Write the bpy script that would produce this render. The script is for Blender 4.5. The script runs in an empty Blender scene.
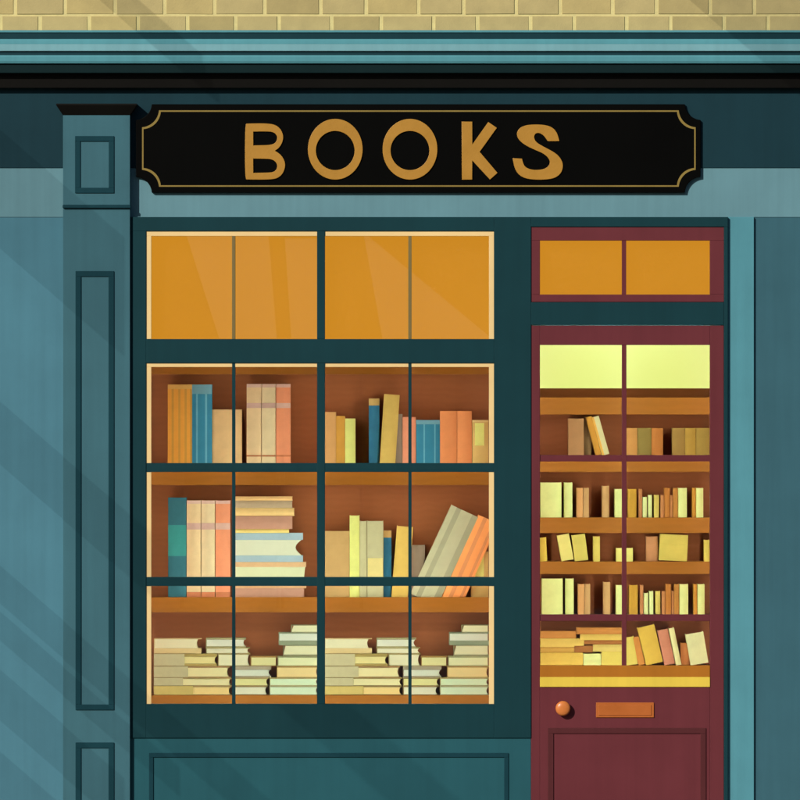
import bpy, bmesh, math, random
from mathutils import Vector, Matrix

random.seed(7)
sc = bpy.context.scene
COL = sc.collection
D = 30.0           # camera distance from the shop front, metres
S = 0.005          # metres per elevation unit on the wall plane (the elevation is 4 m wide)
ZC = 2.6           # height of elevation line 400


def X(px, y=0.0):
    return (px - 400) * S * (D + y) / D


def Z(py, y=0.0):
    return ZC + (400 - py) * S * (D + y) / D


GROUND = Z(920)

# ------------------------------------------------------------------ materials
def lin(h):
    h = h.lstrip('#')
    c = [int(h[i:i + 2], 16) / 255 for i in (0, 2, 4)]
    return [v / 12.92 if v <= .04045 else ((v + .055) / 1.055) ** 2.4 for v in c]


_M = {}


def mat(key, hexcol, rough=.55, var=.10, scale=6.0, bump=.15, bscale=60.0, k=(1, 1, 1), emit=0.0, stretch=(1, 1, 1), spec=.4,
        stripes=None, weather=0.0):
    """Principled paint/cloth/paper: noise varies the colour a little, a finer noise gives the relief."""
    if key in _M:
        return _M[key]
    c = lin(hexcol)
    c = [min(.92, max(.001, c[i] * k[i])) for i in range(3)]
    m = bpy.data.materials.new(key)
    m.use_nodes = True
    nt = m.node_tree
    b = nt.nodes['Principled BSDF']
    L = nt.links.new
    tc = nt.nodes.new('ShaderNodeTexCoord')
    mp = nt.nodes.new('ShaderNodeMapping')
    mp.inputs['Scale'].default_value = stretch
    L(tc.outputs['Object'], mp.inputs['Vector'])
    n1 = nt.nodes.new('ShaderNodeTexNoise')
    n1.inputs['Scale'].default_value = scale
    n1.inputs['Detail'].default_value = 5
    n1.inputs['Roughness'].default_value = .6
    L(mp.outputs[0], n1.inputs['Vector'])
    rp = nt.nodes.new('ShaderNodeValToRGB')
    rp.color_ramp.elements[0].position = .3
    rp.color_ramp.elements[1].position = .7
    rp.color_ramp.elements[0].color = [v * (1 - var) for v in c] + [1]
    rp.color_ramp.elements[1].color = [min(.95, v * (1 + var)) for v in c] + [1]
    L(n1.outputs['Fac'], rp.inputs[0])
    L(rp.outputs[0], b.inputs['Base Color'])
    if weather:
        m2 = nt.nodes.new('ShaderNodeMapping')
        m2.inputs['Scale'].default_value = (26, 26, 1.1)
        L(tc.outputs['Object'], m2.inputs['Vector'])
        n3 = nt.nodes.new('ShaderNodeTexNoise')
        n3.inputs['Scale'].default_value = 1
        n3.inputs['Detail'].default_value = 6
        L(m2.outputs[0], n3.inputs['Vector'])
        r3 = nt.nodes.new('ShaderNodeValToRGB')
        r3.color_ramp.elements[0].position = .32
        r3.color_ramp.elements[1].position = .62
        lo_ = 1 - weather
        r3.color_ramp.elements[0].color = (lo_, lo_, lo_, 1)
        r3.color_ramp.elements[1].color = (1.02, 1.02, 1.02, 1)
        L(n3.outputs['Fac'], r3.inputs[0])
        mw = nt.nodes.new('ShaderNodeMix')
        mw.data_type = 'RGBA'
        mw.blend_type = 'MULTIPLY'
        mw.inputs[0].default_value = 1
        L(rp.outputs[0], mw.inputs[6])
        L(r3.outputs[0], mw.inputs[7])
        L(mw.outputs[2], b.inputs['Base Color'])
    b.inputs['Roughness'].default_value = rough
    b.inputs['Specular IOR Level'].default_value = spec
    if emit:
        L(rp.outputs[0], b.inputs['Emission Color'])
        b.inputs['Emission Strength'].default_value = emit
    if bump:
        if stripes:                              # page edges / wood grain: fine lines
            w = nt.nodes.new('ShaderNodeTexWave')
            w.bands_direction = stripes[0]
            w.inputs['Scale'].default_value = stripes[1]
            w.inputs['Distortion'].default_value = stripes[2]
            w.inputs['Detail'].default_value = 3
            L(tc.outputs['Object'], w.inputs['Vector'])
            src = w.outputs['Fac']
            mx = nt.nodes.new('ShaderNodeMix')
            mx.data_type = 'RGBA'
            mx.blend_type = 'MULTIPLY'
            mx.inputs[0].default_value = stripes[3]
            L(rp.outputs[0], mx.inputs[6])
            r2 = nt.nodes.new('ShaderNodeValToRGB')
            r2.color_ramp.elements[0].color = (.55, .5, .45, 1)
            r2.color_ramp.elements[1].color = (1, 1, 1, 1)
            L(w.outputs['Fac'], r2.inputs[0])
            L(r2.outputs[0], mx.inputs[7])
            L(mx.outputs[2], b.inputs['Base Color'])
        else:
            n2 = nt.nodes.new('ShaderNodeTexNoise')
            n2.inputs['Scale'].default_value = bscale
            n2.inputs['Detail'].default_value = 4
            L(mp.outputs[0], n2.inputs['Vector'])
            src = n2.outputs['Fac']
            mr = nt.nodes.new('ShaderNodeMapRange')
            mr.inputs[3].default_value = max(.05, rough - .12)
            mr.inputs[4].default_value = min(1, rough + .12)
            L(n1.outputs['Fac'], mr.inputs[0])
            L(mr.outputs[0], b.inputs['Roughness'])
        bp = nt.nodes.new('ShaderNodeBump')
        bp.inputs['Strength'].default_value = bump
        bp.inputs['Distance'].default_value = .002
        L(src, bp.inputs['Height'])
        L(bp.outputs[0], b.inputs['Normal'])
    _M[key] = m
    return m


KO = (1.0, 1.0, 1.0)      # outdoor paints against the sun's level
KI = (1.0, 1.0, 1.0)      # things under the added strip lamps


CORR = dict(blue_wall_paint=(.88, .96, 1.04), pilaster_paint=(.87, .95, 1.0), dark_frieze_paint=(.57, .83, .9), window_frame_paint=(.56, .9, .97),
            dark_moulding_paint=(.56, .9, .97), riser_paint=(.72, .88, .9), burgundy_paint=(.88, .81, .88), burgundy_moulding_paint=(.88, .81, .88),
            cornice_paint=(.8, .91, .98), cornice_pale_paint=(.88, .94, .99), cornice_groove_paint=(.6, .93, 1.0), black_paint=(.55, .55, .5),
            bed_moulding_paint=(.6, .78, .8), cream_bead_paint=(1.04, 1.05, 1.1), light_pilaster_paint=(.92, .99, 1.05),
            right_wall_paint=(.84, .95, 1.03), amber_sill_paint=(.94, .96, .8), fascia_paint=(.96, 1.0, 1.07), sign_black_lacquer=(.4, .4, .4))


def paint(name, h, rough=.5, var=.07, k=1.0, **kw):
    c = CORR.get(name, (1, 1, 1))
    return mat(name, h, rough + .1, var, 2.5, .12, 90, [k * v for v in c], spec=.04 if 'lacquer' in name else .12, weather=0 if 'cream' in name else .05, **kw)


def cloth(h):
    return mat('book_cloth_' + h, h, .75, .08, 14, .25, 500, KI, spec=.06)


def paper(h):
    return mat('paper_' + h, h, .85, .05, 9, .08, 1, (1.12, 1.12, 1.2), stripes=('Z', 130, 1.5, .25), spec=.1)


def wood(name, h, k=KI):
    return mat(name, h, .6, .08, 5, .12, 1, k, stripes=('Z', 9, 6, .09), stretch=(.25, 1, 1), spec=.1)


def glass_mat(name, tint=(1, 1, 1)):
    m = bpy.data.materials.new(name)
    m.use_nodes = True
    b = m.node_tree.nodes['Principled BSDF']
    b.inputs['Base Color'].default_value = (*tint, 1)
    b.inputs['Transmission Weight'].default_value = 1
    b.inputs['Roughness'].default_value = 0
    b.inputs['IOR'].default_value = 1.45
    return m


def film_mat(name, tint):
    """Tinted sheet that lets the sun through (casts a pale shadow)."""
    m = bpy.data.materials.new(name)
    m.use_nodes = True
    nt = m.node_tree
    nt.nodes.remove(nt.nodes['Principled BSDF'])
    out = nt.nodes['Material Output']
    t = nt.nodes.new('ShaderNodeBsdfTransparent')
    t.inputs[0].default_value = (*tint, 1)
    g = nt.nodes.new('ShaderNodeBsdfGlossy')
    g.inputs['Roughness'].default_value = .02
    x = nt.nodes.new('ShaderNodeMixShader')
    x.inputs[0].default_value = .03
    nt.links.new(t.outputs[0], x.inputs[1])
    nt.links.new(g.outputs[0], x.inputs[2])
    nt.links.new(x.outputs[0], out.inputs[0])
    return m


def lamp_mat(name, col, s):
    m = bpy.data.materials.new(name)
    m.use_nodes = True
    b = m.node_tree.nodes['Principled BSDF']
    b.inputs['Base Color'].default_value = (.8, .8, .8, 1)
    b.inputs['Emission Color'].default_value = (*col, 1)
    b.inputs['Emission Strength'].default_value = s
    return m


# ------------------------------------------------------------------ mesh helpers
def box(bm, x0, x1, y0, y1, z0, z1, mi=0):
    if x0 > x1: x0, x1 = x1, x0
    if z0 > z1: z0, z1 = z1, z0
    v = [bm.verts.new(p) for p in ((x0, y0, z0), (x1, y0, z0), (x1, y1, z0), (x0, y1, z0),
                                   (x0, y0, z1), (x1, y0, z1), (x1, y1, z1), (x0, y1, z1))]
    for q in ((0, 1, 5, 4), (1, 2, 6, 5), (2, 3, 7, 6), (3, 0, 4, 7), (4, 5, 6, 7), (3, 2, 1, 0)):
        f = bm.faces.new([v[i] for i in q])
        f.material_index = mi


def pbox(bm, a, b, c, d, y0, y1, mi=0):
    """Box from elevation units: a..b across, c..d down, y0..y1 deep."""
    box(bm, X(a, y0), X(b, y0), y0, y1, Z(d, y0), Z(c, y0), mi)


def prism(bm, pts, y0, y1, mi=0):
    """Polygon of (x, z) extruded from y0 (front) to y1."""
    f = [bm.verts.new((x, y0, z)) for x, z in pts]
    b = [bm.verts.new((x, y1, z)) for x, z in pts]
    n = len(pts)
    bm.faces.new(f).material_index = mi
    bm.faces.new(b[::-1]).material_index = mi
    for i in range(n):
        bm.faces.new((f[i], b[i], b[(i + 1) % n], f[(i + 1) % n])).material_index = mi


def obj(name, bm, mats, parent=None, bevel=0.0, smooth=False):
    bmesh.ops.recalc_face_normals(bm, faces=bm.faces[:])
    me = bpy.data.meshes.new(name)
    bm.to_mesh(me)
    bm.free()
    for m in (mats if isinstance(mats, (list, tuple)) else [mats]):
        me.materials.append(m)
    if smooth:
        for p in me.polygons:
            p.use_smooth = True
    o = bpy.data.objects.new(name, me)
    COL.objects.link(o)
    if parent:
        o.parent = parent
    if bevel:
        md = o.modifiers.new('edge', 'BEVEL')
        md.width = bevel
        md.segments = 2
        md.limit_method = 'ANGLE'
    return o


def parts(name, boxes, m, parent=None, bevel=.002):
    bm = bmesh.new()
    for bx in boxes:
        pbox(bm, *bx)
    return obj(name, bm, m, parent, bevel)


def empty(name, label=None, cat=None, loc=(0, 0, 0), group=None, parent=None):
    o = bpy.data.objects.new(name, None)
    o.empty_display_size = .1
    COL.objects.link(o)
    o.location = loc
    if label: o['label'] = label
    if cat: o['category'] = cat
    if group: o['group'] = group
    if parent: o.parent = parent
    return o


def lathe(bm, prof, cx, cz, y0, n=28):
    """Profile [(radius, y offset)] turned about the axis along y through (cx, cz)."""
    rings = []
    for r, dy in prof:
        rings.append([bm.verts.new((cx + r * math.cos(2 * math.pi * i / n), y0 + dy, cz + r * math.sin(2 * math.pi * i / n))) for i in range(n)])
    for a, b in zip(rings, rings[1:]):
        for i in range(n):
            bm.faces.new((a[i], a[(i + 1) % n], b[(i + 1) % n], b[i]))
    bm.faces.new(rings[0][::-1])
    bm.faces.new(rings[-1])


def tube_x(bm, x0, x1, y, z, r, n=12):
    a = [bm.verts.new((x0, y + r * math.cos(2 * math.pi * i / n), z + r * math.sin(2 * math.pi * i / n))) for i in range(n)]
    b = [bm.verts.new((x1, y + r * math.cos(2 * math.pi * i / n), z + r * math.sin(2 * math.pi * i / n))) for i in range(n)]
    for i in range(n):
        bm.faces.new((a[i], a[(i + 1) % n], b[(i + 1) % n], b[i]))
    bm.faces.new(a[::-1])
    bm.faces.new(b)


# ------------------------------------------------------------------ palette
P_FASCIA = paint('fascia_paint', '#668D92', .6)
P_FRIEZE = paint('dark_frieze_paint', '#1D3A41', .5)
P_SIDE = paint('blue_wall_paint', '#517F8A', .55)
P_PIL = paint('pilaster_paint', '#426A72', .55)
P_TRIM = paint('dark_moulding_paint', '#183C43', .5)
P_FRAME = paint('window_frame_paint', '#183A3E', .5)
P_BED = paint('bed_moulding_paint', '#10282A', .5)
P_BLACK = paint('black_paint', '#14120F', .5)
P_RISER = paint('riser_paint', '#2B5B63', .5)
P_LIGHT = paint('light_pilaster_paint', '#569098', .55)
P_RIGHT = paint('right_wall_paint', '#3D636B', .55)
P_CROWN = paint('cornice_paint', '#5C979C', .5)
P_CROWN2 = paint('cornice_pale_paint', '#79A6AA', .5)
P_GROOVE = paint('cornice_groove_paint', '#1A393F', .5)
P_DOOR = paint('burgundy_paint', '#6C3337', .45)
P_DOORLINE = paint('burgundy_moulding_paint', '#572A2B', .45)
P_CREAM = paint('cream_bead_paint', '#E6C587', .55)
P_BARSHEEN = paint('bar_reflection_paint', '#7A6A42', .5)  # dark bars with the pane's reflection mixed into their colour
P_AMBERSILL = paint('amber_sill_paint', '#B06D25', .5)
P_YELLOW = paint('yellow_sill_paint', '#E1C24B', .5)
M_SIGN = paint('sign_black_lacquer', '#0B0B09', .45)
M_GOLD = mat('gold_leaf_paint', '#B58038', .45, .08, 8, .2, 120, (.92, .96, .62))
M_LINE = mat('gold_line_paint', '#8A7434', .5, .08, 8, .2, 120, KO)
M_BRASS = mat('copper_knob', '#D07A3C', .35, .06, 6, .05, 60, KO)
M_PLATE = mat('copper_plate', '#B26128', .4, .08, 12, .1, 80, KO)
W_BACK = wood('brown_back_wood', '#864A26', (1.32, 1.4, 1.4))
W_SIDE = wood('brown_side_wood', '#8A4D27')
W_SHELF = wood('amber_shelf_wood', '#9A5B1A', (.68, .68, .42))
W_DOORSHELF = wood('door_shelf_wood', '#AC6923', (.6, .62, .5))
M_GLASS = glass_mat('clear_glass')
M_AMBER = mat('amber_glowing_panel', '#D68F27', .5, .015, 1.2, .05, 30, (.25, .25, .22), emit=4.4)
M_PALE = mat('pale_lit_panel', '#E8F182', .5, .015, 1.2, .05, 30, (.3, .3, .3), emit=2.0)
M_LAMP2 = lamp_mat('door_fill_glow', (.92, 1.0, 1.0), 80.0)
M_LAMP = lamp_mat('window_fill_glow', (.95, .985, .94), 80.0)

# ------------------------------------------------------------------ world, sun, camera
dsun = Vector((0.75, 1.0, -0.65)).normalized()
w = bpy.data.worlds.new('World')
sc.world = w
w.use_nodes = True
nt = w.node_tree
sky = nt.nodes.new('ShaderNodeTexSky')
sky.sky_type = 'NISHITA'
sky.sun_disc = False
sky.sun_elevation = math.asin(-dsun.z)
sky.sun_rotation = math.atan2(-dsun.x, -dsun.y)
nt.links.new(sky.outputs[0], nt.nodes['Background'].inputs[0])
nt.nodes['Background'].inputs[1].default_value = .07
sl = bpy.data.lights.new('sun', 'SUN')
sl.energy = 4.4
sl.angle = math.radians(.5)
sl.color = (1.0, .95, .87)
so = bpy.data.objects.new('sun', sl)
COL.objects.link(so)
so.rotation_euler = dsun.to_track_quat('-Z', 'Y').to_euler()
so.location = (-12, -12, 12)

cam = bpy.data.cameras.new('camera')
co = bpy.data.objects.new('camera', cam)
COL.objects.link(co)
co.location = (0, -D, ZC)
co.rotation_euler = (math.radians(90), 0, 0)
cam.sensor_width = 36
cam.lens = 36 * D / 4.0
cam.clip_end = 500
sc.camera = co
vs = sc.view_settings
vs.view_transform = 'Standard'
vs.look = 'None'
vs.exposure = -0.2
vs.gamma = 1
vs.use_curve_mapping = False
sc.cycles.use_denoising = True
sc.cycles.max_bounces = 10
sc.cycles.caustics_reflective = False
sc.cycles.caustics_refractive = False

# ------------------------------------------------------------------ street (mostly out of frame)
def sheet(name, x0, x1, y0, y1, z, m):
    bm = bmesh.new()
    vs_ = [bm.verts.new(p) for p in ((x0, y0, z), (x1, y0, z), (x1, y1, z), (x0, y1, z))]
    bm.faces.new(vs_)
    o = obj(name, bm, m)
    o['kind'] = 'structure'
    return o


M_STONE = mat('paving_stone', '#8C8880', .8, .15, 3, .4, 40)
M_ASPH = mat('asphalt', '#3F3E3E', .9, .2, 8, .5, 120)
sheet('ground', -250, 250, -250, 250, GROUND - .15, M_ASPH)
bm = bmesh.new()
nx = 28
for i in range(nx):
    for j in range(5):
        x0 = -9 + i * .65 + (j % 2) * .3
        box(bm, x0, x0 + .642, -3.2 + j * .64, -3.2 + j * .64 + .632, GROUND - .14, GROUND - .001 * random.random())
o = obj('pavement', bm, M_STONE, bevel=.004)
o['kind'] = 'structure'
bm = bmesh.new()
for i in range(20):
    box(bm, -9 + i * .92, -9 + i * .92 + .91, -3.36, -3.21, GROUND - .14, GROUND - .004)
o = obj('kerb', bm, M_STONE, bevel=.01)
o['kind'] = 'structure'

# the far side of the square: it stands behind the camera and shows only in the panes
far = empty('terrace_building', 'long dark brick terrace on the far side of the square', 'building', (0, -78, GROUND))
M_FARB = mat('dark_far_brick', '#4A3B33', .9, .15, 2, .3, 30)
M_FARW = mat('far_window_glass', '#20262A', .2, .1, 2, 0, 30)
bm = bmesh.new()
box(bm, -45, 45, -10, 0, 0, 15)
obj('wall', bm, M_FARB, far)
bm = bmesh.new()
prism(bm, [(-46, 15), (46, 15), (44, 18.5), (-44, 18.5)], -10.4, .4)
obj('roof', bm, M_ASPH, far)
for i in range(20):
    for j in range(4):
        bm = bmesh.new()
        box(bm, -43 + i * 4.4, -41.5 + i * 4.4, -.1, .05, 1.2 + j * 3.5, 3.2 + j * 3.5)
        obj('window', bm, M_FARW, far)

M_CANVAS = bpy.data.materials.new('white_canvas')  # unseen sails, added so their reflection streaks the amber panes
M_CANVAS.use_nodes = True
_b = M_CANVAS.node_tree.nodes['Principled BSDF']
_t = M_CANVAS.node_tree.nodes.new('ShaderNodeBsdfTranslucent')
_t.inputs[0].default_value = (.85, .86, .84, 1)
_b.inputs['Base Color'].default_value = (.85, .86, .84, 1)
_x = M_CANVAS.node_tree.nodes.new('ShaderNodeMixShader')
_x.inputs[0].default_value = .6
for i_, o_ in ((1, _b), (2, _t)):
    M_CANVAS.node_tree.links.new(o_.outputs[0], _x.inputs[i_])
M_CANVAS.node_tree.links.new(_x.outputs[0], M_CANVAS.node_tree.nodes['Material Output'].inputs[0])
M_POLE = mat('dark_pole_metal', '#2C2E30', .5, .1, 4, .05, 60)
for lab_, pts_ in (('wide white sail added to reflect a streak in the amber panes', [(-2.7, 4.75), (-2.26, 3.37), (-1.54, 3.37), (-1.65, 4.75)]),
                   ('narrow white sail added to reflect a streak in the amber panes', [(-1.44, 4.62), (-1.36, 3.37), (-1.0, 3.37), (-1.02, 4.62)]),
                   ('white triangular sail added to reflect a streak in the amber panes', [(-.46, 4.7), (-.22, 3.37), (1.15, 3.37)])):
    cx_ = sum(p[0] for p in pts_) / len(pts_)
    r_ = empty('reflection_sail', lab_, 'canvas sail', (cx_, -45, GROUND), 'added sails mirrored in the amber panes')
    bm = bmesh.new()
    prism(bm, [(a - cx_, b - GROUND) for a, b in pts_], 0, .004)
    obj('canvas', bm, M_CANVAS, r_)
    for a in (min(p[0] for p in pts_) - .02, max(p[0] for p in pts_) + .02):
        bm = bmesh.new()
        lathe(bm, [(.025, 0), (.02, 3.36 - GROUND)], 0, 0, 0, 10)
        bmesh.ops.transform(bm, matrix=Matrix.Translation((a - cx_, .03, 0)) @ Matrix.Rotation(math.radians(90), 4, 'X'), verts=bm.verts[:])
        obj('pole', bm, M_POLE, r_)

# ------------------------------------------------------------------ the shop building
XL, XR = -1000, 1800
shop = empty('shop_building', 'teal painted bookshop front with tan brick above and burgundy door', 'shop', (0, 0, GROUND))


def sp(name, parent=shop):
    """A named part that gathers its own sub-parts."""
    return empty(name, parent=parent)


INV = Matrix.Translation((0, 0, -GROUND))


def adopt(o, parent=shop):
    o.parent = parent
    if parent is shop:
        o.matrix_parent_inverse = INV
    return o


# body behind the front, so no light leaks in
adopt(parts('building_body', [(XL, XR, -420, 920, .62, 6.0)], P_BLACK, bevel=0))

# --- brick wall
bm = bmesh.new()
YB = -.02
joints_up = [-34, 15, 65, 115, 164.5, 214.5, 264.5, 320.5, 366, 418.5, 463.5, 516, 560, 612.5, 656.5, 710, 754, 806, 851]
joints_lo = [-10, .5, 40, 89, 138, 187.5, 235.5, 279, 331.5, 381, 433.5, 477.5, 530.5, 574, 626.5, 670.5, 724, 768, 818]


def extend(js):
    js = list(js)
    while js[0] > XL: js.insert(0, js[0] - random.uniform(44, 54))
    while js[-1] < XR: js.append(js[-1] + random.uniform(44, 54))
    return js


def brick_face(bm, x0, x1, z0, z1, y, mi):
    """One brick: a slightly uneven face with worn edges."""
    e = .0022
    j = lambda a: random.uniform(-a, a)
    yy = y + j(.0012)
    outer = [bm.verts.new((x, y + .012, z)) for x, z in ((x0, z0), (x1, z0), (x1, z1), (x0, z1))]
    inner = [bm.verts.new((x + j(.0012), yy + j(.001), z + j(.0012))) for x, z in ((x0 + e, z0 + e), (x1 - e, z0 + e), (x1 - e, z1 - e), (x0 + e, z1 - e))]
    bm.faces.new(inner).material_index = mi
    for i in range(4):
        bm.faces.new((outer[i], outer[(i + 1) % 4], inner[(i + 1) % 4], inner[i])).material_index = mi


ytop = -420
row = 0
y1 = 45.0
while y1 > ytop:
    y0 = y1 - 28.4
    js = extend(joints_lo if row == 0 else joints_up if row == 1 else [j + random.uniform(-4, 4) + (0 if row % 2 else 24) for j in joints_up])
    jw = 1.6
    if row == 0: y0, y1 = 16.0, 45.0
    for a, b in zip(js, js[1:]):
        if b < XL or a > XR: continue
        brick_face(bm, X(a + jw, YB), X(b - jw, YB), Z(y1, YB), Z(y0, YB), YB, random.choice((0, 0, 0, 2, 3)))
    y1 = y0 - 1.8
    row += 1
pbox(bm, XL, XR, ytop, 45, YB + .0032, .61, 1)
M_BRICK = mat('tan_brick', '#B2A16C', .85, .10, 9, .5, 140, (1.08, 1.09, 1.13))
M_BRICK2 = mat('tan_brick_dark', '#A89763', .85, .10, 9, .5, 140, (1.08, 1.09, 1.13))
M_BRICK3 = mat('tan_brick_warm', '#B5A269', .85, .10, 9, .5, 140, (1.08, 1.09, 1.13))
M_MORTAR = mat('pale_mortar', '#D6C88A', .9, .08, 30, .5, 200, KO)
adopt(obj('brick_wall', bm, [M_BRICK, M_MORTAR, M_BRICK2, M_BRICK3]))

# --- cornice: stepped mouldings standing out over the fascia
cor = adopt(sp('cornice'))


def run(name, prof, m, bevel=.002):
    """Profile of (y, elevation line) swept along the whole front."""
    bm = bmesh.new()
    a = [bm.verts.new((X(XL), y, Z(p, y))) for y, p in prof]
    b = [bm.verts.new((X(XR), y, Z(p, y))) for y, p in prof]
    n = len(prof)
    for i in range(n):
        bm.faces.new((a[i], a[(i + 1) % n], b[(i + 1) % n], b[i]))
    bm.faces.new(a[::-1])
    bm.faces.new(b)
    return obj(name, bm, m, cor, bevel)


run('top_flashing', [(-.03, 30.2), (-.09, 30.2), (-.09, 32.4), (-.03, 32.4)], P_CROWN, .001)
run('upper_groove', [(-.02, 32.4), (-.085, 32.4), (-.085, 39), (-.02, 39)], P_GROOVE)
run('crown_moulding', [(-.02, 39), (-.108, 39), (-.112, 41), (-.115, 44), (-.02, 44)], P_CROWN)
run('crown_face', [(-.02, 44), (-.12, 44), (-.125, 51), (-.02, 51)], P_CROWN2)
run('middle_groove', [(-.02, 51), (-.114, 51), (-.114, 55), (-.02, 55)], P_GROOVE)
run('lower_moulding', [(-.02, 55), (-.112, 55), (-.115, 57), (-.115, 61), (-.11, 63.5), (-.02, 63.5)], P_CROWN)
run('bed_moulding', [(-.005, 63.5), (-.099, 63.5), (-.095, 73), (-.005, 73)], P_BED)
run('black_band', [(-.005, 73), (-.055, 73), (-.045, 88), (-.005, 88)], P_BLACK)

# --- fascia and the plain walls
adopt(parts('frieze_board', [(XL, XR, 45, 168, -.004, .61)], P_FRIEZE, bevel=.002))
adopt(parts('fascia_board', [(XL, XR, 168.2, 217, 0, .61)], P_FASCIA, bevel=0))
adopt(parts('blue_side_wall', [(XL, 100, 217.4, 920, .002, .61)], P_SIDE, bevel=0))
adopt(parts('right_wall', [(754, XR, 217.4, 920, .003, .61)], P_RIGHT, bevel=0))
adopt(parts('light_pilaster', [(728, 754, 217, 920, -.012, .61)], P_LIGHT))


def outline(a, b, c, d, t, y0, y1):
    return [(a, b, c, c + t, y0, y1), (a, b, d - t, d, y0, y1), (a, a + t, c + t, d - t, y0, y1), (b - t, b, c + t, d - t, y0, y1)]


# --- pilaster on the left
pil = adopt(sp('pilaster'))
parts('shaft', [(63, 130, 207.6, 920, -.05, .2)], P_PIL, pil)
parts('console_block', [(63, 130, 115, 205, -.06, -.002)], P_PIL, pil)
parts('neck_line', [(62.6, 130.4, 205, 207.8, -.065, -.002)], P_TRIM, pil, .001)
bm = bmesh.new()
yb, yt = -.06, -.085
b4 = [(X(63, yb), yb, Z(115.4, yb)), (X(130, yb), yb, Z(115.4, yb)), (X(130, yb), -.001, Z(115.4, yb)), (X(63, yb), -.001, Z(115.4, yb))]
t4 = [(X(56, yt), yt, Z(105, yt)), (X(137, yt), yt, Z(105, yt)), (X(137, yt), -.001, Z(105, yt)), (X(56, yt), -.001, Z(105, yt))]
c4 = [(p[0], p[1], Z(103.6, yt)) for p in t4]
V = [[bm.verts.new(p) for p in q] for q in (b4, t4, c4)]
for lo, hi in zip(V, V[1:]):
    for i in range(4):
        bm.faces.new((lo[i], lo[(i + 1) % 4], hi[(i + 1) % 4], hi[i]))
bm.faces.new(V[0][::-1])
bm.faces.new(V[2])
obj('capital', bm, P_BLACK, pil, .002)
parts('panel_moulding', outline(75, 114, 136, 193, 5.3, -.066, -.06), P_TRIM, pil, .0015)
parts('panel_moulding', outline(75.5, 114, 271, 710, 5.5, -.056, -.05), P_TRIM, pil, .0015)
parts('panel_moulding', outline(75.5, 114, 742.5, 900, 5.5, -.056, -.05), P_TRIM, pil, .0015)

# --- stall riser under the window
ris = adopt(sp('stall_riser'))
parts('riser_board', [(130, 530.96, 738, 920, -.022, .61)], P_RISER, ris)
parts('panel_moulding', outline(149, 508.5, 753, 900, 4.3, -.028, -.022), P_TRIM, ris, .0015)

# --- display window
win = adopt(sp('display_window'))
F0, F1 = -.03, .012
parts('window_frame', [(130, 494, 217, 231, F0, F1), (130, 146, 231, 738, F0, F1), (494, 530.96, 217, 738, F0, F1),
                       (146, 494, 704, 738, F0, F1), (146, 494, 339, 363, F0, F1)], P_FRAME, win, .0015)
parts('centre_mullion', [(317, 325, 231, 339, F0 + .002, F1 - .001), (317, 325, 363, 704, F0 + .002, F1 - .001)], P_FRAME, win)
for a, b in ((232, 235.3), (408.3, 411.6)):
    parts('glazing_bar', [(a, b, 363, 704, -.024, F1 - .003)], P_FRAME, win, .001)
    parts('glazing_bar', [(a, b, 236, 339, -.022, F1 - .003)], P_BARSHEEN, win, .001)
for c, d in ((463, 472), (577, 586)):
    parts('glazing_bar', [(146, 494, c, d, -.026, F1 - .002)], P_FRAME, win, .001)
parts('cream_bead', [(146, 151.3, 236, 339, -.0235, .001), (489, 494, 236, 339, -.0235, .001), (146, 494, 231, 236, -.0235, .001),
                     (146, 151.3, 367, 704, -.0235, .001), (489, 494, 367, 704, -.0235, .001), (146, 494, 363, 367, -.0235, .001)], P_CREAM, win, .001)
parts('glass_pane', [(140, 500, 224, 346, .003, .008), (140, 500, 356, 711, .003, .008)], M_GLASS, win, 0)
parts('amber_panel', [(134, 506, 219, 349, .10, .12)], M_AMBER, win, 0)
def strips(parent, xs, c, d, ends, r=.004, m=None):
    """Unseen lamps added behind the bars and frame to light the displays evenly."""
    for x in (xs if d else ()):
        bm = bmesh.new()
        tube_x(bm, Z(d, .036), Z(c, .036), .036, 0, r)
        bmesh.ops.transform(bm, matrix=Matrix(((0, 0, 1, X(x, .036)), (0, 1, 0, 0), (1, 0, 0, 0), (0, 0, 0, 1))), verts=bm.verts[:])
        obj('fill_strip_light', bm, m or M_LAMP, parent)
    for e in ends:
        bm = bmesh.new()
        tube_x(bm, X(xs[0] + 5, .036), X(xs[-1] - 5, .036), .036, Z(e, .036), r)
        obj('fill_strip_light', bm, m or M_LAMP, parent)


strips(win, (148.7, 233.7, 321, 410, 491.4), 356, 728, (722,))
strips(win, (148.7, 491.4), 0, 0, (581.5,), .0022)

# --- transom window over the door
tr = adopt(sp('transom_window'))
parts('transom_frame', [(531, 724, 227, 240.5, -.024, .012), (531, 724, 294.5, 302, -.024, .012), (531, 540, 240.5, 294.5, -.024, .012),
                        (710, 724, 240.5, 294.5, -.024, .012)], P_DOOR, tr)
parts('glazing_bar', [(622, 626.2, 240.5, 294.5, -.022, .011)], P_DOOR, tr, .001)
parts('glass_pane', [(535, 715, 236, 299, .003, .008)], M_GLASS, tr, 0)
parts('amber_panel', [(532, 722, 229, 301, .07, .09)], M_AMBER, tr, 0)

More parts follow.
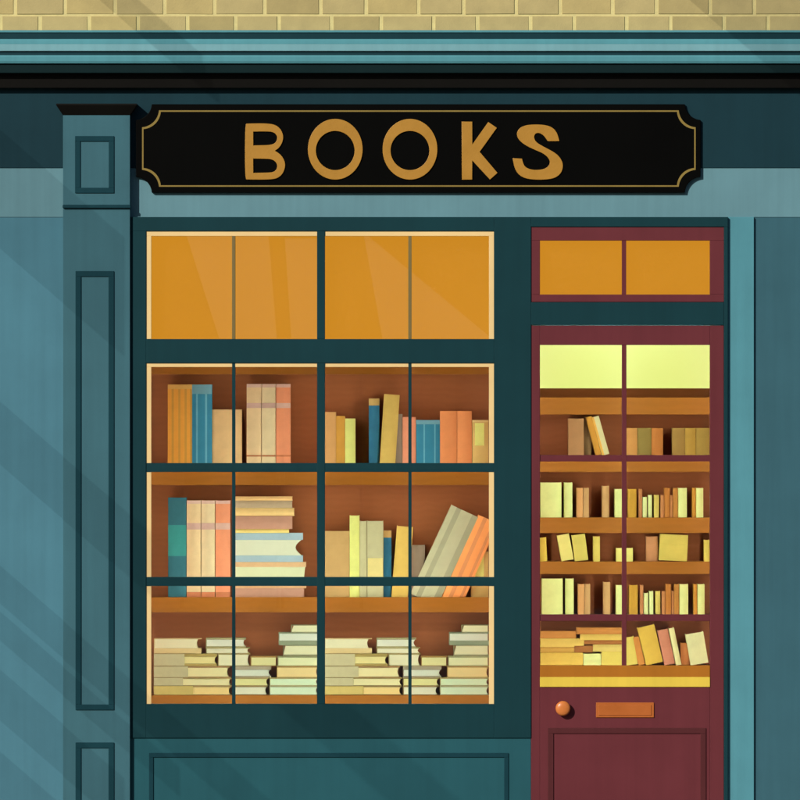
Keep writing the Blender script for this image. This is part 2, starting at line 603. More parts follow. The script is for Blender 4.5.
# --- door surround and door
adopt(parts('door_surround', [(531, 728, 217, 226.8, F0, .61), (723.9, 728, 226.8, 920, F0, .61), (531, 723.8, 302.2, 325, F0, .61)], P_FRAME))
door = adopt(sp('door'))
parts('door_leaf', [(531, 540, 325.4, 918, -.024, .014), (710, 723.8, 325.4, 918, -.024, .014), (540, 710, 325.4, 345, -.024, .014),
                    (540, 710, 687, 918, -.024, .014)], P_DOOR, door)
parts('glazing_bar', [(622, 626.5, 345, 665.5, -.022, .013)], P_DOOR, door, .001)
for c, d in ((455, 461.5), (614.5, 621)):
    parts('glazing_bar', [(540, 710, c, d, -.020, .012)], P_DOOR, door, .001)
parts('glass_pane', [(536, 714, 341, 691, .003, .008)], M_GLASS, door, 0)
parts('amber_sill', [(540, 710, 665.5, 677, -.027, .002)], P_AMBERSILL, door)
parts('yellow_sill', [(540, 710, 677, 687, -.029, .002)], P_YELLOW, door)
parts('panel_moulding', outline(548, 706, 728, 885, 5.5, -.030, -.024), P_DOORLINE, door, .0015)
bm = bmesh.new()
lathe(bm, [(.026, 0), (.028, -.004), (.026, -.007), (.014, -.009), (.014, -.012), (.02, -.014), (.032, -.018), (.0375, -.025), (.036, -.033),
           (.028, -.039), (.014, -.042), (.004, -.0425)], X(563, -.06), Z(708.5, -.06), -.024)
obj('knob', bm, M_BRASS, door, smooth=True)
slot = parts('letter_plate', [(596, 654, 702.5, 717.5, -.030, -.024)], M_PLATE, door, .002)
parts('flap', [(598.6, 651.4, 704.8, 715.4, -.0335, -.030)], M_PLATE, slot, .0015)
strips(door, (537, 624.3, 713), 333, 705, (331, 706), .0048, M_LAMP2)

# ------------------------------------------------------------------ shop sign
sign = empty('shop_sign', 'long black sign with gold letters BOOKS and scooped corners', 'sign', (X(418), 0, Z(148)))


def sadd(o):
    o.parent = sign
    o.matrix_parent_inverse = Matrix.Translation((-sign.location.x, 0, -sign.location.z))
    return o


def plaque(x0, x1, y0, y1, r, inset=0):
    """Plate outline: little square step, then a scooped quarter circle at each corner."""
    pts = []
    def corner(cx, cy, a0, a1):
        n = 12
        for i in range(n + 1):
            t = math.radians(a0 + (a1 - a0) * i / n)
            pts.append((cx + r * math.cos(t), cy + r * math.sin(t)))
    # units: x right, y down; go clockwise from top-left
    corner(x0 - .4, y0 - .4, 90 - 4, 4)
    corner(x1 + .4, y0 - .4, 180 - 4, 90 + 4)
    corner(x1 + .4, y1 + .4, 270 - 4, 180 + 4)
    corner(x0 - .4, y1 + .4, 360 - 4, 270 + 4)
    return pts


YS = -.022
outl = plaque(135.2, 701.4, 103.4, 193.4, 17)
bm = bmesh.new()
prism(bm, [(X(a, YS), Z(b, YS)) for a, b in outl], YS, -.001)
sadd(obj('sign_board', bm, M_SIGN, bevel=.002))
ol = plaque(141.2, 696.5, 109.5, 187.6, 18.2)
il = plaque(142.6, 695.1, 110.9, 186.2, 18.6)
bm = bmesh.new()
n = len(ol)
A = [bm.verts.new((X(a, YS), YS - .0012, Z(b, YS))) for a, b in ol]
B = [bm.verts.new((X(a, YS), YS - .0012, Z(b, YS))) for a, b in il]
A2 = [bm.verts.new((v.co.x, YS + .001, v.co.z)) for v in A]
B2 = [bm.verts.new((v.co.x, YS + .001, v.co.z)) for v in B]
for i in range(n):
    j = (i + 1) % n
    bm.faces.new((A[i], A[j], B[j], B[i]))
    bm.faces.new((A2[i], A2[j], A[j], A[i]))
    bm.faces.new((B[i], B[j], B2[j], B2[i]))
sadd(obj('gold_border', bm, M_LINE))


def chaikin(pts, corners, it=3):
    """Smooth a closed outline; indices in corners stay sharp."""
    P = [(p, i in corners) for i, p in enumerate(pts)]
    for _ in range(it):
        Q = []
        n = len(P)
        for i in range(n):
            (a, sa), (b, sb) = P[i], P[(i + 1) % n]
            if sa: Q.append((a, True))
            else: Q.append(((a[0] * .75 + b[0] * .25, a[1] * .75 + b[1] * .25), False))
            if not sb: Q.append(((a[0] * .25 + b[0] * .75, a[1] * .25 + b[1] * .75), False))
        P = Q
    return [p for p, _ in P]


def letter(loops, ox, label):
    cu = bpy.data.curves.new('letter', 'CURVE')
    cu.dimensions = '2D'
    cu.fill_mode = 'BOTH'
    cu.extrude = .003
    cu.bevel_depth = .0012
    cu.bevel_resolution = 2
    cu.offset = -.0012
    for lp in loops:
        s_ = cu.splines.new('POLY')
        s_.points.add(len(lp) - 1)
        for q, (a, b) in zip(s_.points, lp):
            px, py = ox + a * .2125, 110 + b * .2125
            q.co = (X(px, YS), Z(py, YS) - ZC, 0, 1)
        s_.use_cyclic_u = True
    t = bpy.data.objects.new('letter_curve', cu)
    COL.objects.link(t)
    dg = bpy.context.evaluated_depsgraph_get()
    me = bpy.data.meshes.new_from_object(t.evaluated_get(dg))
    bpy.data.objects.remove(t)
    me.transform(Matrix.Translation((0, YS - .003, ZC)) @ Matrix.Rotation(math.radians(90), 4, 'X'))
    me.materials.clear()
    me.materials.append(M_GOLD)
    o = bpy.data.objects.new('letter', me)
    COL.objects.link(o)
    o['label'] = label
    return sadd(o)


def ell(cx, cy, rx, ry, n=56):
    return [(cx + rx * math.cos(2 * math.pi * i / n), cy + ry * math.sin(2 * math.pi * i / n)) for i in range(n)]


B_out = chaikin([(47, 66), (60, 64), (150, 63), (192, 70), (218, 93), (229, 125), (222, 157), (206, 180), (188, 192), (212, 207), (230, 230), (238, 258),
                 (230, 292), (210, 316), (178, 328), (60, 328), (47, 325)], {8})
B_i1 = chaikin([(86, 102), (150, 101), (180, 104), (197, 118), (199, 138), (190, 156), (170, 164), (140, 166), (86, 167)], {0, 8})
B_i2 = chaikin([(86, 229), (150, 230), (176, 233), (194, 246), (200, 265), (193, 284), (178, 293), (155, 295), (86, 296)], {0, 8})
letter([B_out, B_i1, B_i2], 235, 'gold letter B')
for dx in (0, 74.7):
    letter([ell(472, 185, 129, 143), ell(472, 191, 91, 92)], 235 + dx, 'gold letter O')
letter([[(290, 55), (340, 55), (340, 163), (415, 57), (456, 84), (375, 197), (459, 296), (423, 328), (340, 238), (340, 328), (291, 328)]], 400, 'gold letter K')
S_out = chaikin([(750, 147), (695, 147), (682, 127), (667, 113), (648, 107), (634, 114), (630, 130), (639, 150), (665, 167), (700, 185), (735, 205), (758, 230),
                 (768, 258), (762, 292), (737, 317), (700, 327), (640, 329), (590, 323), (558, 305), (539, 275), (530, 227), (574, 229), (580, 252), (590, 269),
                 (610, 279), (640, 283), (677, 279), (699, 265), (707, 245), (698, 225), (675, 205), (640, 190), (600, 172), (570, 152), (551, 128), (550, 103),
                 (564, 84), (590, 72), (630, 68), (682, 70), (718, 82), (740, 108)], {0, 1, 20, 21})
letter([S_out], 400, 'gold letter S')

# ------------------------------------------------------------------ bookcases
YF = .30                      # front plane of the shelves and books
BC = empty('display_bookcase', 'brown bookcase with amber shelf edges filling the display window', 'bookcase', (X(320), .2, GROUND))


def badd(root, name, boxes, m, bevel=.002):
    o = parts(name, boxes, m, None, bevel)
    o.parent = root
    o.matrix_parent_inverse = Matrix.Translation((-root.location.x, -root.location.y, -root.location.z))
    return o


badd(BC, 'back_panel', [(140, 500, 352, 730, .45, .47)], W_BACK, 0)
badd(BC, 'side_panel', [(136, 144, 356, 730, .06, .448)], W_SIDE)
badd(BC, 'side_panel', [(496, 504, 356, 730, .06, .448)], W_SIDE)
badd(BC, 'light_stop_board', [(134, 506, 350.4, 353.4, .014, .449)], W_SIDE, .001)  # unseen board, added to keep the strip glow off the amber panel
badd(BC, 'top_board', [(144.2, 495.8, 362, 374.3, YF, .449), ], W_SHELF)
badd(BC, 'shelf', [(144.2, 495.8, 466.3, 485, YF, .449)], W_SHELF)
badd(BC, 'shelf', [(144.2, 495.8, 597.2, 612.4, YF - .012, YF), (144.2, 495.8, 606, 612.3, YF + .0002, .449)], W_SHELF)
badd(BC, 'bottom_board', [(144.2, 495.8, 695.2, 712, YF, .449)], W_SHELF)

DB = empty('door_bookcase', 'tall narrow bookcase with orange shelf edges behind the door glass', 'bookcase', (X(625), .2, GROUND))
badd(DB, 'back_panel', [(530, 720, 335, 730, .44, .46)], W_BACK, 0)
badd(DB, 'side_panel', [(526, 533, 335, 730, .06, .438)], W_SIDE)
badd(DB, 'side_panel', [(717, 724, 335, 730, .06, .438)], W_SIDE)
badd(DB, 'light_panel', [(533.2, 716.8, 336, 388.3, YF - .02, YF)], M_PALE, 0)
for c, d in ((397.5, 414.5), (455.6, 472), (517.5, 533), (561.5, 574), (614.6, 621), (665.6, 678)):
    badd(DB, 'shelf', [(533.2, 716.8, c, d, YF, .439)], W_DOORSHELF)

# ------------------------------------------------------------------ books
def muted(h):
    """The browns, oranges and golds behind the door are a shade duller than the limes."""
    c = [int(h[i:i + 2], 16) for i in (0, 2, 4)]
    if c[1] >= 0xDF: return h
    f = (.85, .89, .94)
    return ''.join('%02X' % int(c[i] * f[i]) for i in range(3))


def front(u, w, bulge):
    return -bulge * (1 - (2 * u - 1) ** 2)


def spine_patch(name, parent, w, bulge, u0, u1, z0, z1, h, off=.0007):
    bm = bmesh.new()
    n = 8
    lo, hi, lo2, hi2 = [], [], [], []
    for i in range(n + 1):
        u = u0 + (u1 - u0) * i / n
        x, y = (u - .5) * w, front(u, w, bulge)
        lo.append(bm.verts.new((x, y - off, z0)))
        hi.append(bm.verts.new((x, y - off, z1)))
        lo2.append(bm.verts.new((x, y + .002, z0)))
        hi2.append(bm.verts.new((x, y + .002, z1)))
    for i in range(n):
        bm.faces.new((lo[i], lo[i + 1], hi[i + 1], hi[i]))
        bm.faces.new((hi[i], hi[i + 1], hi2[i + 1], hi2[i]))
        bm.faces.new((lo2[i], lo2[i + 1], lo[i + 1], lo[i]))
    bm.faces.new((lo[0], hi[0], hi2[0], lo2[0]))
    bm.faces.new((lo[-1], lo2[-1], hi2[-1], hi[-1]))
    return obj(name, bm, cloth(h), parent, smooth=False)


def upright(x0, x1, yt, yb, col, label, lean=0.0, bands=(), stripes=(), lab=None, group=None, depth=None, dy=0.0, flat=False):
    """A book standing on a shelf, spine to the street. lean = how far its top shifts right, in elevation units."""
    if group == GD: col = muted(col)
    y = YF + .004 + dy
    k = S * (D + y) / D
    h = (yb - yt) * k
    ang = math.atan2(lean, yb - yt)
    w = (x1 - x0) * k * math.cos(ang)
    h = h / math.cos(ang) - (w * math.tan(abs(ang)) * .5 if lean else 0)
    w -= .0012
    depth = depth or min(.105, max(.09, h * .55))
    bulge = 0.0 if flat else min(.007, w * .12)
    t = min(.003, w * .12)
    bm = bmesh.new()
    n = 10
    plan = [((i / n - .5) * w, front(i / n, w, bulge)) for i in range(n + 1)]
    shell = plan + [(w / 2, depth), (w / 2 - t, depth)] + [((i / n - .5) * (w - 2 * t), .004 + front(i / n, w, bulge) * .5) for i in range(n, -1, -1)] + [(-w / 2 + t, depth), (-w / 2, depth)]
    lo = [bm.verts.new((a, b, 0)) for a, b in shell]
    hi = [bm.verts.new((a, b, h)) for a, b in shell]
    m_ = len(shell)
    for i in range(m_):
        bm.faces.new((lo[i], lo[(i + 1) % m_], hi[(i + 1) % m_], hi[i])).material_index = 0
    bm.faces.new(hi)
    bm.faces.new(lo[::-1])
    box(bm, -w / 2 + t * .98, w / 2 - t * .98, .006, depth - .005, .004, h - .004, 1)
    o = obj('book', bm, [cloth(col), paper('E6DDB4')], None, .0008)
    o['label'] = label
    o['category'] = 'book'
    if group: o['group'] = group
    o.rotation_euler = (0, ang, random.uniform(-.01, .01) if not lean else 0)
    zs = Z(yb, y)
    if ang >= 0:
        o.location = (X(x1, y) - w / 2 * math.cos(ang) - .0006, y, zs + w / 2 * math.sin(ang))
    else:
        o.location = (X(x0, y) + w / 2 * math.cos(ang) + .0006, y, zs + w / 2 * math.sin(-ang))
    for c, d, hx in bands:
        spine_patch('spine_band', o, w, bulge, .0, 1., (yb - d) * k, min((yb - c) * k, h - .0002), hx)
    for a, b, hx in stripes:
        spine_patch('spine_stripe', o, w, bulge, a, b, .0006, h - .0006, hx, .0004)
    if lab:
        a, b, c, d, hx = lab
        spine_patch('spine_label', o, w, bulge, (a - x0) / (x1 - x0), (b - x0) / (x1 - x0), (yb - d) * k, (yb - c) * k, hx, .0011)
    return o


GW = 'books standing in the display window'
GD = 'books on the shelves behind the door'
s1 = 466
# upper window shelf, left half
upright(167.7, 192, 384.5, s1, 'C58330', 'wide amber book with ribbed spine, leftmost on the upper window shelf', bands=[(384.5, 389, 'BB8B48')],
        stripes=[(.16, .25, 'A87932'), (.44, .53, 'A87932'), (.70, .79, 'A87932'), (.92, .99, 'A87932')], group=GW)
upright(192, 212, 384.5, s1, '2B6676', 'tall teal book with pale top band beside the ribbed amber book', bands=[(384.5, 394, '5F8488')],
        stripes=[(.2, .29, '5A8890'), (.66, .76, '5A8890')], group=GW)
upright(212, 242, 409.5, s1, 'E3B87C', 'short plain tan book beside the tall teal one on the upper shelf', group=GW, dy=.01)
B3 = lambda top: [(top, top + 3.5, 'DDB59C'), (top + 19, top + 24, 'C9A08C'), (top + 71, top + 72.6, 'A9663F')]
upright(246.6, 261.4, 384, s1, 'E8C48F', 'sand coloured banded book, left of three alike on the upper shelf', bands=B3(384), group=GW)
upright(261.8, 275.6, 384, s1, 'EFD5A0', 'cream banded book, middle of three alike on the upper shelf', bands=B3(384), group=GW)
upright(276, 290.6, 384, s1, 'DD8A5F', 'coral banded book, right of three alike on the upper shelf', bands=[(384, 387.5, 'D9AD98'), (403, 408, 'CDA48F'), (455, 456.6, 'B5673F')], group=GW)
# upper window shelf, right half
upright(322, 336, 412, s1, 'C49055', 'light brown book beside the thick central mullion on the upper shelf', group=GW)
upright(336, 345, 416, s1, 'BC8636', 'slim ochre book between light brown and bright yellow books', group=GW)
upright(345, 355.5, 418.5, s1, 'EDEB82', 'bright yellow book standing on the upper window shelf', group=GW)
upright(368.7, 379.5, 398.5, s1, '2C5F72', 'tall blue book with tan top band behind a leaning tan book', bands=[(398.5, 405.5, 'C9A460')], group=GW, dy=.03)
upright(379.4, 395.3, 394.5, s1, 'CBA855', 'tan book leaning slightly right against the upper glazing bar', lean=4.6, group=GW)
upright(395.6, 402.5, 414, s1, '8A7A66', 'narrow grey brown book between leaning tan and peach books', group=GW, dy=.02)
upright(402.6, 416, 417, s1, 'DB8B65', 'peach book half hidden by a thin glazing bar on the upper shelf', group=GW)
upright(416, 440, 420, s1, '2B6676', 'short wide teal book with two pale stripes beside orange books', bands=[(420, 424.3, '5F8488')],
        stripes=[(.31, .37, '5A8890'), (.76, .82, '5A8890')], group=GW)
upright(440, 457, 411, s1, 'D4824C', 'plain orange book touching the short teal book, upper shelf', group=GW)
upright(457.2, 472, 411, s1, 'D6854E', 'plain orange book touching the tan book with yellow label, upper shelf', group=GW)
upright(472.2, 488.6, 420, s1, 'C8A25C', 'tan book with yellow spine label at the upper shelf end', bands=[(420, 422, 'D9B877')], lab=(474.8, 484.2, 423, 445.5, 'EDEB82'), group=GW)
# middle window shelf, left half
s2 = 605.9
upright(168, 186.5, 497.5, s2, '2A5458', 'dark green book with brighter middle band, leftmost on middle shelf', bands=[(525, 556, '2F7268')], group=GW)
B4 = [(500.5, 503.8, 'DDB59C'), (523, 529.5, 'C9A08C'), (592, 605.9, 'B06A45')]
upright(186.7, 200.8, 500.5, s2, 'E5C48E', 'sand coloured banded book beside the dark green book, middle shelf', bands=B4, group=GW)
upright(201.2, 215, 500.5, s2, 'EBD09C', 'cream banded book between sand and coral books, middle shelf', bands=B4, group=GW)
upright(215.4, 230.4, 500.5, s2, 'DB8A60', 'coral banded book beside the tall stack of lying books', bands=[(500.5, 503.8, 'D9AD98'), (523, 529.5, 'CDA48F'), (592, 605.9, 'B06A45')], group=GW)
# middle window shelf, right half
upright(322, 349.4, 531, s2, 'A88550', 'wide khaki brown book beside the thick central mullion, middle shelf', group=GW)
upright(349.5, 359.5, 515.5, s2, 'EDEB82', 'tall bright yellow book on the middle window shelf', group=GW)
upright(359.6, 366.9, 521, s2, 'AEA577', 'narrow olive grey book beside the tall bright yellow book', group=GW)
upright(367.1, 383.4, 521, s2, 'AEA578', 'wide olive grey book with cream label on its lower spine', lab=(367.6, 383, 558, 577.5, 'EBD585'), group=GW)
upright(383.5, 391.5, 530.5, s2, '2C5F72', 'blue book with tan top band on the middle window shelf', bands=[(530.5, 537.5, 'C4985A')], group=GW, dy=.03)
upright(390.6, 407.2, 526.5, s2, 'CBA650', 'tan book leaning slightly right on the middle window shelf', lean=6.2, group=GW)
upright(409, 425, 545, s2, '7B6852', 'dark grey brown book behind the two steeply leaning books', group=GW, dy=.03)
upright(404.5, 437.3, 511, s2, 'AFA880', 'thick olive grey striped book leaning steeply on the middle shelf', lean=44,
        stripes=[(.20, .37, '8F8A68'), (.78, .995, '8F8A68')], group=GW)
upright(438, 461.6, 519, s2, 'F09A55', 'bright orange striped book leaning steeply beside the olive one', lean=38.5,
        stripes=[(.27, .45, 'C47C4A'), (.75, .88, 'C47C4A')], group=GW)
upright(471, 488.6, 551.5, s2, 'C8A25C', 'tan book with yellow label under the leaning orange book', lab=(473.5, 484, 554, 580, 'EDEB82'), group=GW, dy=.035)


def lying(x0, x1, y0, y1, col, pages, label, top=1.4, bot=1.4, end='c', wrap=None, wrapcol=None, over=1.2, left=None, group=None, depth=.085, spine=False):
    """A book lying flat. Its page block shows on the street side between two boards; end = shape of the fore edge on the right."""
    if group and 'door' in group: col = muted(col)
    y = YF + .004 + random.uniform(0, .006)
    k = S * (D + y) / D
    cx, cz = X((x0 + x1) / 2, y), Z(y1, y)
    fx = lambda px: X(px, y) - cx
    fz = lambda py: Z(py, y) - cz
    g = .0006
    r = empty('book', label, 'book', (cx, y, cz + .0002), group)
    bm = bmesh.new()
    if spine:                          # spine to the street: one rounded closed face
        h = fz(y0) - g
        n = 8
        prof = [(-.006 * math.sin(math.pi * i / n), h * i / n) for i in range(n + 1)] + [(depth, h), (depth, h - .003), (.006, h - .003), (.006, .003), (depth, .003), (depth, 0)]
        a = [bm.verts.new((fx(x0), p, q)) for p, q in prof]
        b = [bm.verts.new((fx(x1), p, q)) for p, q in prof]
        for i in range(len(prof)):
            j = (i + 1) % len(prof)
            bm.faces.new((a[i], a[j], b[j], b[i]))
        bm.faces.new(a[::-1])
        bm.faces.new(b)
        obj('cover', bm, cloth(col), r, .0006)
        bm = bmesh.new()
        box(bm, fx(x0) + .003, fx(x1) - .003, .0065, depth - .004, .0031, h - .0031)
        obj('pages', bm, paper(pages), r)
        return r
    za, zb = fz(y1), fz(y0) - g
    zt, zl = fz(y0 + top), fz(y1 - bot)
    cut = lambda e, z: 0
    box(bm, fx(x0), fx(x1), 0, depth, zt, zb)
    box(bm, fx(x0), fx(x1), .0003, depth - .0003, za, zl)
    wl = fx(wrap if wrap else x0 + .8)
    if wrap is None:
        box(bm, fx(x0), wl, .0006, depth - .0006, zl + .0001, zt - .0001)
    obj('cover', bm, cloth(col), r, .0006)
    if wrap:                           # broad spine wrap of another colour
        bm = bmesh.new()
        box(bm, fx(x0) - .0006, wl, -.0012, depth - .002, za + .0012, zb - .0012)
        obj('spine_wrap', bm, cloth(wrapcol), r, .001)
    xr = fx(x1) - over * k
    n = 8
    right = []
    for i in range(n + 1):
        t = i / n
        z = zl + (zt - zl) * t
        d_ = 0
        if end == 'c': d_ = -1.3 * k * math.sin(math.pi * t)
        elif end == 'C': d_ = -6 * k * math.sin(math.pi * t)
        elif end == 's': d_ = -2.0 * k * (1 - t)
        right.append((xr + d_, z))
    lx0, lx1 = wl + .0002, wl + .0002
    if left == 's':
        lx0, lx1 = fx(x0) + .4 * k, fx(x0) + 2.6 * k
    bm = bmesh.new()
    prism(bm, [(lx0, zl)] + right + [(lx1, zt)], .0016, depth - .006)
    obj('pages', bm, paper(pages), r)
    return r


GS = 'books lying in the tall stack on the middle shelf'
lying(233, 292.4, 496.5, 500.6, 'DDB070', 'EAD9A0', 'thin tan book topmost on the tall middle shelf stack', spine=True, group=GS)
lying(233, 292.2, 500.6, 508, '9A8464', 'EAD9A0', 'grey brown book second from the top of the tall stack', spine=True, group=GS)
lying(233, 294.2, 508, 516, 'E0BA74', 'EAD9A0', 'tan book third from the top of the tall stack', spine=True, group=GS)
lying(233, 292.3, 516, 529, 'A5795F', 'EAD9A0', 'thick mauve brown book in the middle of the tall stack', spine=True, group=GS)
lying(233, 289, 529, 533, 'E9CC74', 'EAD9A0', 'thin yellow book resting on the thick blue grey one', spine=True, group=GS)
lying(233, 302.8, 533, 562, '9BAFAE', 'EDEDBB', 'thick book with blue grey boards and pale pages, tall stack', 7, 6.5, 'C', over=1.5, group=GS)
lying(233, 306, 562, 588.3, 'D0A673', 'EAF0AE', 'thick book with tan boards and yellowish pages in the tall stack', 5, 3, 's', over=1, group=GS)
lying(233, 304, 588.3, 605.9, 'A5795F', 'EAD9A0', 'mauve brown book at the bottom of the tall stack', spine=True, group=GS)

PILE = [  # x0, x1, y0, y1, cover, pages, words, options
    (154, 231.2, 685.8, 695, '7A6238', 'E0BE72', 'long book with olive spine lying lowest at left', dict(wrap=193, wrapcol='B29A55', bot=.6)),
    (232.5, 267.5, 685.8, 695, '7A6238', 'E8DFB2', 'small cream book lying lowest in the middle', dict(bot=.6)),
    (269.5, 318.4, 685.8, 695, '8A8258', 'DFE9B6', 'pale green book lying lowest at right', dict(bot=.6)),
    (154, 231.4, 677.5, 685.8, '7F6A3A', 'E4D594', 'long cream book, grey olive spine, second up at left', dict(wrap=183, wrapcol='A99D72', bot=.6)),
    (232.5, 268.6, 677.5, 685.8, '7F6A3A', 'D7CD82', 'small mustard paged book, second up in the middle', dict(bot=.6)),
    (269.6, 318.4, 677.5, 685.8, '8A7A48', 'DCE9B2', 'pale green book, second up at right', dict(bot=.6)),
    (154, 229.5, 666, 677.5, '7A5A35', 'EBD893', 'thick cream book with broad olive spine, third up at left', dict(wrap=188, wrapcol='A99D72', bot=.8, top=1.8)),
    (232.5, 271, 666, 677.5, '7F7358', 'D2D2AE', 'grey covered book, third up in the middle', dict(top=4, bot=1.6)),
    (276.6, 318.4, 666, 677.5, '8A6A35', 'DDC07A', 'gold paged book, third up at right', dict(top=1.6, bot=.6)),
    (154, 217, 653.6, 666, '85713A', 'E3D183', 'book with dark olive boards and grey olive spine, fourth up at left', dict(wrap=184.5, wrapcol='A99D72', top=3.2, bot=2.4)),
    (218, 250, 653.6, 666, '8A7A48', 'E6DDA8', 'thick short cream book, fourth up in the middle', dict(top=1.2, bot=.6)),
    (250.6, 276.8, 656.2, 666, '8A6A35', 'D9CF88', 'short mustard paged book beside the thick short cream one', dict(top=1.4, bot=.6, end='')),
    (277.6, 318.4, 656.2, 666, '7F7A50', 'E8E5A5', 'pale yellow book, fourth up at right', dict(top=1.4, bot=.6, end='')),
    (154, 201.4, 638.6, 653.6, 'CDB277', 'E9DFA8', 'cream book on a tan lower board, topmost at left', dict(top=.6, bot=5.4, over=3.5)),
    (206, 249.6, 647.6, 653.6, '8A7A48', 'E8E0B0', 'thin cream book under the topmost middle one', dict(top=1, bot=.6)),
    (206, 245.6, 638, 647.6, '8A8258', 'E0DDB8', 'grey cream book with olive boards, topmost in the middle', dict(top=1.8, bot=1.4)),
    (283, 318.4, 645.2, 656.2, '6F6A48', 'DFD8A0', 'thick cream book, third from the top of the right tower', dict(top=.6, bot=1.6, end='', left='s')),
    (278.6, 318.4, 632.4, 645.2, '6F7457', 'DDDDBA', 'grey white book with thick grey lower board, right tower', dict(top=1.4, bot=4.6, end='')),
    (291, 318.4, 625, 632.4, '8A8258', 'DFDAA2', 'small cream book topmost on the right tower', dict(top=.6, bot=.6, end='', left='s')),
]
for side, dx, dy in (('left', 0, 0), ('right', 170.5, -.0)):
    for x0, x1, y0, y1, c, p, words, op in PILE:
        op = dict(op)
        if 'wrap' in op: op['wrap'] += dx
        lying(x0 + dx, x1 + dx, y0 + dy, y1 + dy, c, p, f'{words}, {side} bottom pile', group=f'books piled flat in the {side} bottom compartment', **op)

# first door shelf
t1 = 455.6
d1 = 'door shelf with the leaning pair'
upright(568, 584, 418.5, t1, 'A87442', 'plain brown book, leftmost on the top door shelf', group=GD)
upright(584.2, 591.5, 416.8, t1, '947040', 'grey olive book behind the two leaning slim books', group=GD, dy=.03)
upright(595.5, 602, 416.6, t1, 'C8882F', 'slim orange brown book leaning left on the top door shelf', lean=-10, group=GD)
upright(602.2, 610, 416.6, t1, 'EDD98E', 'slim cream book leaning left against the orange brown one', lean=-11, stripes=[(.02, .3, 'D9A548')], group=GD)
upright(626, 637.4, 428, t1, 'C4843E', 'light orange brown book beside the middle bar, top door shelf', group=GD)
upright(637.5, 651.4, 428, t1, '886E30', 'olive book between two orange brown books, top door shelf', group=GD)
upright(651.5, 663, 428, t1, 'B86E2E', 'dark orange brown book right of the olive one', group=GD)
upright(672, 684.9, 428, t1, '997233', 'olive brown book, left of three at the top door shelf end', group=GD)
upright(685, 695.9, 428, t1, 'AA7F30', 'mustard book, middle of three at the top door shelf end', group=GD)
upright(696, 709.6, 428, t1, '97742F', 'olive brown book, rightmost on the top door shelf', group=GD)

YG = 'E8F494'
ROW = [  # x0, x1, height, colour, words
    (540.3, 561.5, 35, YG, 'wide pale lime book, leftmost'),
    (564, 572.5, 35, YG, 'narrow pale lime book right of the wide lime one'),
    (576.5, 583, 29.5, 'E29F58', 'light orange book touching a tan book'),
    (583.1, 589, 29.5, 'CE9A58', 'tan book touching the light orange one'),
    (602, 609, 31.5, 'CE9A58', 'lone tan book between two gaps'),
    (614.5, 623.6, 28.5, YG, 'pale lime book against the middle bar'),
    (627.6, 636.5, 28.5, 'C8902E', 'ochre book just right of the middle bar'),
    (638.5, 642.2, 28.5, 'C07A42', 'slim copper brown book beside the ochre one'),
    (642.6, 647, 20.5, 'E6F09A', 'shortest slim pale lime book'),
    (648, 652, 22.5, 'E6F09A', 'slim pale lime book beside a yellow one'),
    (654, 659, 22.5, 'EBCB5C', 'short slim yellow book'),
    (660.2, 664, 22.5, 'C07A40', 'short copper book right of the slim yellow one'),
    (664.1, 670, 29.5, 'B8702C', 'taller brown book between two short copper ones'),
    (670.1, 672.6, 22.5, 'C07A40', 'very slim short copper book between taller ones'),
    (672.7, 678, 29.5, 'BB7830', 'brown book touching a pale lime one'),
    (678.1, 687, 29.5, YG, 'pale lime book right of the cluster of brown ones'),
    (692, 696, 29.5, 'C8852E', 'slim ochre book near the right end'),
    (696.1, 703.4, 29.5, YG, 'pale lime book, rightmost'),
]
for bot, dx, dxr, extra, words in ((517.5, 0, 0, 0, 'second door shelf'), (614.6, 1.3, 1.3, 1.0, 'fourth door shelf')):
    for x0, x1, h, c, wd in ROW:
        upright(x0 + dx, min(x1 + dx, 709.7), bot - h - extra, bot, c, f'{wd}, {words}', group=GD, dy=random.uniform(0, .006))
# third door shelf
t3 = 561.5
upright(540.2, 547.4, 537.5, t3, 'E0B341', 'gold book leaning left, leftmost on the third door shelf', lean=-1.2, group=GD)
upright(561.5, 574.2, 534.5, t3, 'EADF79', 'pale yellow book leaning left against a golden one, third door shelf', lean=-5, group=GD, flat=True)
upright(574.6, 588.5, 534.5, t3, 'EBCF5C', 'golden yellow book leaning left behind the pale yellow one', lean=-3.4, group=GD, flat=True)
upright(593, 600, 536.5, t3, 'EBCB58', 'slim upright yellow book beside the two leaning ones', group=GD)
upright(616, 633, 548, t3, 'E5DF74', 'low wide pale yellow book crossing behind the middle bar', group=GD)
upright(646, 658, 536.5, t3, 'CC8850', 'copper brown book left of the very wide yellow one', group=GD, dy=.02)
upright(658.6, 687, 534.5, t3, 'EBCB58', 'very wide yellow book facing front on the third door shelf', lean=1.4, group=GD, flat=True)
upright(704, 709.7, 540, t3, 'EFCE58', 'slim yellow book, rightmost on the third door shelf', group=GD)
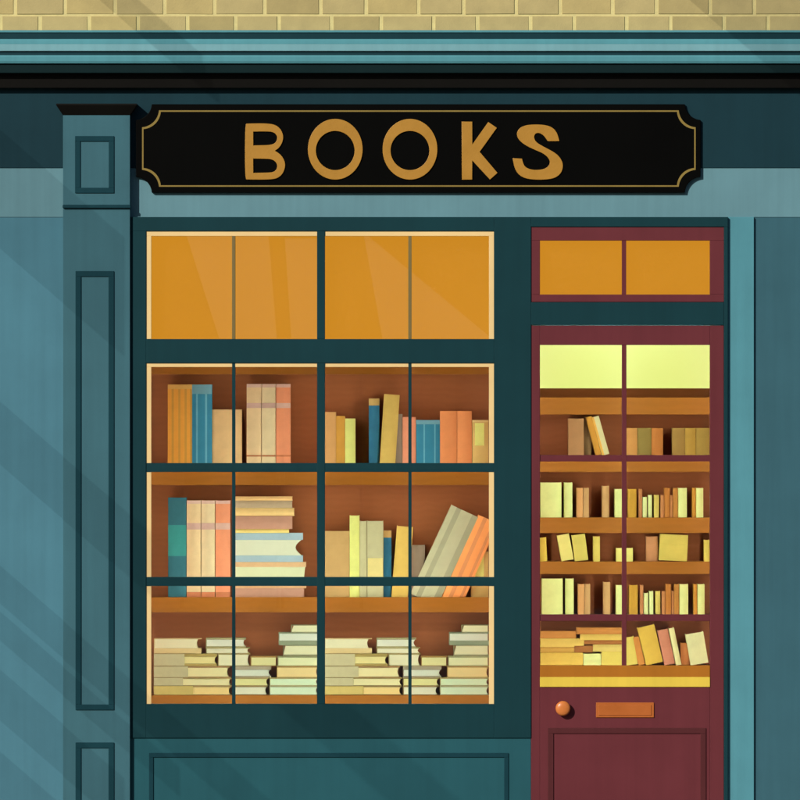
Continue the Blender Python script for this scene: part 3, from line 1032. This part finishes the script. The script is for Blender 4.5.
# bottom door shelf: lying books on the left
t5 = 665.5
GL = 'books lying on the bottom door shelf'
lying(540.3, 583, 652.4, t5, 'ECBC4B', 'E9CC58', 'thick golden book lying lowest at left, bottom door shelf', spine=True, group=GL)
lying(583.4, 601, 653.6, t5, YG, YG, 'short pale lime book lying between two golden ones', spine=True, group=GL)
lying(601.4, 621.6, 651.6, t5, 'E6C653', 'E9CC58', 'golden book lying lowest beside the middle bar', spine=True, group=GL)
lying(540.3, 574, 647.2, 652.4, 'C9913A', 'E9CC58', 'thin tan book lying on the thick golden one', spine=True, group=GL)
lying(574.4, 592.6, 645.4, 652.4, 'A3622A', 'E9CC58', 'short dark brown book lying between tan and yellow ones', spine=True, group=GL)
lying(593, 621.6, 644.4, 651.6, 'E3BF5C', 'E9CC58', 'pale golden book lying third from the top near the middle bar', spine=True, group=GL)
lying(540.3, 584, 638.4, 645.4 + 1.8, 'E2B750', 'E9CC58', 'long golden book lying second from the top at left', spine=True, group=GL)
lying(584.4, 621.6, 640.2, 644.4, 'A3622A', 'E9CC58', 'thin dark brown book lying under a golden one', spine=True, group=GL)
lying(580, 621.6, 634.2, 640.2, 'E2B750', 'E9CC58', 'golden book lying second from the top near the middle bar', spine=True, group=GL)
lying(540.3, 576, 631, 638.4, 'C27A32', 'E9CC58', 'orange brown book lying topmost at left, bottom door shelf', spine=True, group=GL)
lying(576.4, 621.6, 627.4, 634.2, 'C27A32', 'E9CC58', 'orange brown book lying topmost near the middle bar', spine=True, group=GL)
# bottom door shelf: leaning books on the right
upright(626.6, 638, 637, t5, 'EBCB58', 'yellow book leaning left beside the middle bar, bottom door shelf', lean=-4, group=GD)
upright(638.4, 645.5, 637, t5, 'C87D32', 'slim orange book leaning left between yellow and gold books', lean=-6.5, group=GD)
upright(646, 664, 626, t5, 'DFB03F', 'tall gold book leaning left on the bottom door shelf', lean=-9.3, group=GD)
upright(664.4, 675.6, 629.5, t5, 'C57A52', 'copper pink book leaning left against the tall gold one', lean=-7.6, group=GD)
upright(676, 681.8, 628, t5, 'EFF09F', 'slim pale yellow book leaning left, bottom door shelf', lean=-7.6, group=GD)
upright(680.5, 690.3, 643, t5, 'C37237', 'low brown orange book behind the pale leaning ones', group=GD, dy=.03)
upright(690.6, 709, 633, t5, 'E8F1A8', 'wide pale lime book leaning left at the bottom shelf end', lean=-5.4, group=GD, flat=True)

# ------------------------------------------------------------------ unseen screens, added to cast diagonal bands on wall, riser and brick
M_SCREEN = film_mat('shadow_screen_film', (.935, .935, .935))
M_SCREEN2 = film_mat('dark_shadow_film', (.89, .89, .89))
M_STEEL = mat('brushed_steel', '#8A8C8E', .35, .05, 6, .05, 60)


def screen(name, label, px, spans, reaches, m=None):
    """Panes square to the wall: spans are (top line, bottom line)."""
    zb = Z(spans[-1][1])
    r = empty(name, label, 'glass screen', (X(px), 0, zb), 'added panes that shade the front in bands')
    for (a, b), reach in zip(spans, reaches):
        bm = bmesh.new()
        box(bm, -.003, .003, -reach, -.004, Z(b) - zb, Z(a) - zb)
        obj('shadow_blade', bm, m or M_SCREEN, r)
    return r


def at_x0(lines, px):
    return [(a + px * .867, b + px * .867) for a, b in lines]


screen('shadow_screen', 'smoked blades added out of frame to cast diagonal bands beside the pilaster', -12,
       at_x0([(130, 248), (402, 464), (566, 603), (612, 640), (670, 720), (752, 800)], -12), (.96, 3.6, 3.6, 1.3, .96, .96))
screen('shadow_screen', 'smoked blade added out of frame to shade the brick above the left pilaster', 40, [(-85, -12 - 40)], (1.2,), M_SCREEN2)
screen('shadow_screen', 'smoked blade added out of frame to shade the brick above the door', 640, [(-190, -43)], (1.5,), M_SCREEN2)
